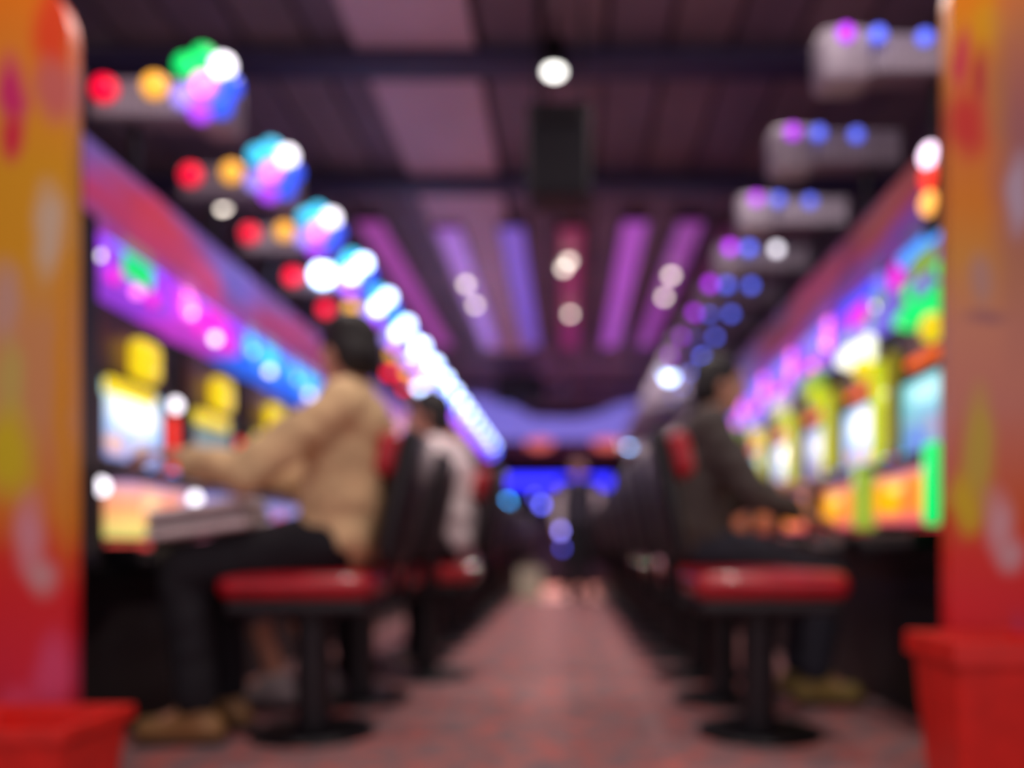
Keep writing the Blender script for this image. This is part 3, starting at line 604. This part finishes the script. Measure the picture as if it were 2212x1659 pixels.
# person leaning forward behind him
J = seated(.625, .07, .05, drop=.13, el=[V(-.30, -.24, .86), V(-.30, .22, .86)], wr=[V(-.47, -.18, .86), V(-.47, .15, .86)], an_x=-.33, an2_x=-.22)
person('person', 'person in grey shorts leaning forward, hidden behind the person in tan', (-.77, 2.56+PITCH, 0), 0, J, dkgrey, grey_sh, mat('white_sneaker', (170, 160, 160), .6), hairm, pants_to='knee')
# pale shirt
J = seated(.625, .05, .02, drop=.06, el=[V(-.05, -.26, .82), V(-.2, .24, .84)], wr=[V(-.12, -.24, .61), V(-.42, .17, .90)])
J['hand'] = [V(-.5, 0, -1), V(-1, -.1, .1)]
person('person', 'person in a pale grey shirt seated on a pulled-out stool', (-.56, 2.56+2*PITCH, 0), 0, J, white_s, darkp, black, hairm)
# dark jacket, right row
J = seated(.60, .03, .03, [V(-.16, -.24, .80), V(-.16, .25, .80)], [V(-.40, -.17, .86), V(-.36, .22, .72)])
J['hand'] = [V(-1, .1, .1), V(-1, -.1, -.3)]
J['up'] = (-.1, 0, 1)
person('person', 'person in a dark jacket seated facing the orange-lit machines', (.53, 2.60+PITCH, 0), PI, J, dkgrey, mat('blue_black_jeans', (40, 42, 56), .85), olive, hairm)
# standing attendant, faces away from / towards the camera
J = dict(pelvis=V(0, 0, .90), waist=V(0, 0, 1.05), chest=V(0, 0, 1.23), neck=V(.0, 0, 1.40), head=V(-.01, 0, 1.52), sh=[V(0, -.18, 1.33), V(0, .18, 1.33)], el=[V(.03, -.235, 1.06), V(.03, .235, 1.06)], wr=[V(-.04, -.245, .83), V(-.04, .245, .83)],
    hip=[V(0, -.085, .86), V(0, .085, .86)], kn=[V(-.01, -.085, .47), V(-.01, .085, .47)], an=[V(.02, -.085, .09), V(.02, .085, .09)], toe=[V(-.13, -.10, .038), V(-.13, .10, .038)], hand=[V(-.1, 0, -1), V(-.1, 0, -1)], curl=.4)
person('person', 'standing attendant in a dark vest with white sleeves at the aisle end', (.13, 9.27, 0), PI/2, J, white_s, darkp, black, mat('grey_hair', (120, 105, 105), .6), vest=mat('dark_vest', (34, 30, 46), .7), sleeve_m=white_s)

# folded towel on the lap
t = empty('folded_towel', (-1.09, 2.44, .645)); t.rotation_euler = (0, math.radians(-8), 0); tag(t, 'grey striped folded towel lying across the lap of the person in tan', 'towel')
for i in range(3):
    bm = bm_new(); add_box(bm, -.155+.006*i, .15-.006*i, -.10, .13, .03*i, .03*i+.029, .012, 3)
    obj('fold', bm, mat('towel_grey', (235, 222, 222), .9) if i % 2 == 0 else mat('towel_dark', (125, 114, 118), .9), t)

# ------------------------------------------------------------------ far end of the aisle
def panel_obj(name, pts, y0, y1, m, parent=None):
    bm = bm_new(); add_prism(bm, pts, y0, y1); return obj(name, bm, m, parent)
S12 = 12.6/1720
def P12(px, py, y=12.6): return ((px-1225)*y/1720, .6+(1185-py)*y/1720)
t = empty('backlit_fascia', (0, 0, 0)); tag(t, 'lavender backlit curved fascia hanging over the far end', 'fascia')
top = [(1000, 850), (1045, 858), (1090, 868), (1130, 890), (1150, 902), (1240, 905), (1290, 895), (1330, 876), (1390, 864), (1440, 858)]
bot = [(1440, 940), (1400, 945), (1300, 950), (1180, 950), (1090, 950), (1000, 950)]
panel_obj('light_panel', [P12(*p) for p in top+bot], 12.6, 12.68, glow('fascia_lav', (122, 112, 210), .85), t)
bm = bm_new(); add_box(bm, -1.9, 1.9, 12.68, 12.75, 2.42, CEIL); obj('backboard', bm, mat('mauve_board2', (96, 74, 96), .6), t)
t = empty('bulkhead', (0, 0, 0)); tag(t, 'maroon bulkhead strip under the lavender fascia', 'bulkhead')
box_obj('board', (-1.6, 1.6, 12.77, 12.83, 2.06, 2.42), mat('maroon', (90, 44, 66), .6), t)
for (px, py) in ((1165, 957), (1310, 957)):
    q = P12(px, py, 12.64); t = empty('wall_lamp', (q[0], 12.64, q[1])); tag(t, 'oval salmon lamp on the maroon bulkhead', 'lamp', 'salmon lamps')
    obj('shade', cached('wl_sh', lambda b: add_ball(b, (0, 0, 0), (.22, .06, .10), 20, 12), True), glow('salmon', (225, 110, 100), .8), t)
    ld = bpy.data.lights.new('salmon_light', 'SPOT'); ld.energy = 300; ld.color = (1, .72, .66); ld.spot_size = 2.2; ld.spot_blend = .8; ld.shadow_soft_size = .1; lo = bpy.data.objects.new('lamp_light', ld); C.objects.link(lo); lo.parent = t; lo.location = (0, -.10, -.06); lo.rotation_euler = (math.radians(-35), 0, 0)
    obj('mount', cached('wl_m', lambda b: add_box(b, -.05, .05, .0, .13, -.04, .04)), blackm, t)
t = empty('led_sign', (0, 0, 0)); tag(t, 'long saturated blue light box above the far counter', 'light box')
x0, z0 = P12(1085, 1052, 13.2); x1, z1 = P12(1320, 1028, 13.2)
box_obj('casing', (x0-.03, x1+.03, 13.2, 13.3, z0-.03, z1+.03), navy, t)
for xx in (x0+.3, x1-.3): box_obj('post', (xx-.02, xx+.02, 13.21, 13.25, 1.0, z0-.03), blackm, t); box_obj('diffuser', (x0, x1, 13.17, 13.2, z0, z1), glow('sign_blue', (88, 82, 240), .8), t)
t = empty('reception_counter', (0, 13.0, 0)); tag(t, 'dark counter standing across the far end of the aisle', 'counter')
box_obj('body', (-1.6, 1.6, -.25, .25, 0, .95), mat('counter_navy', (40, 36, 62), .4), t); box_obj('worktop', (-1.65, 1.65, -.3, .3, .95, 1.0), mat('counter_top', (60, 54, 84), .3), t); 
box_obj('kick_board', (-1.6, 1.6, -.27, -.25, 0, .10), black, t)
for (px, py, r, m, nm) in ((1095, 1085, .055, glow('dot_azure', (60, 165, 255), 11), 'bright azure'), (1170, 1090, .045, glow('dot_blue', (95, 100, 255), 10), 'blue'), (1155, 1072, .04, glow('dot_dim', (85, 85, 220), 5), 'dim blue'), (1220, 1110, .04, glow('dot_violet', (95, 85, 220), 7), 'violet'),
                       (1212, 1146, .048, glow('dot_lav', (150, 140, 255), 9), 'pale lavender'), (1216, 1183, .04, glow('dot_dim', (85, 85, 220), 5), 'lowest dim blue'), (1025, 1040, .05, glow('dot_peri', (120, 125, 245), 8), 'periwinkle')):
    y = {1095: 12.55, 1170: 11.6, 1155: 12.1, 1220: 11.3, 1212: 11.0, 1216: 10.6, 1025: 12.6}[px]; q = P12(px, py, y); t = empty('globe_lamp', (q[0], y, 0)); tag(t, nm + ' globe lamp on a thin post before the far counter', 'lamp', 'globe lamps')
    bm = bm_new(); add_ball(bm, (0, 0, q[1]), r); obj('globe', mesh_of('globe', bm, True), m, t)
    bm = bm_new(); add_cone(bm, (0, 0, .01), (0, 0, q[1]-r*.8), .008, .008, 8); obj('post', bm, blackm, t); obj('foot', cached('gl_f', lambda b: add_lathe(b, [(.06, 0), (.06, .01), (.01, .02)], 16)), blackm, t)
# pale paper bag and cartons on the far floor
t = empty('paper_bag', (-.44, 9.5, 0)); tag(t, 'pale paper carrier bag standing on the far floor', 'bag')
bm = bm_new(); add_prism(bm, [(-.15, 0), (.15, 0), (.14, .36), (-.14, .36)], -.07, .07); obj('bag', bm, mat('bag_pale', (205, 205, 180), .8), t)
for sy in (-1, 1):
    bm = bm_new(); pr = None
    for i in range(9):
        a = PI*i/8; p = V(-.06*math.cos(a), sy*.06, .355+.09*math.sin(a))
        if pr is not None: add_cone(bm, pr, p, .005, .005, 6)
        pr = p
    obj('handle', bm, mat('bag_cord', (190, 180, 150), .8), t)
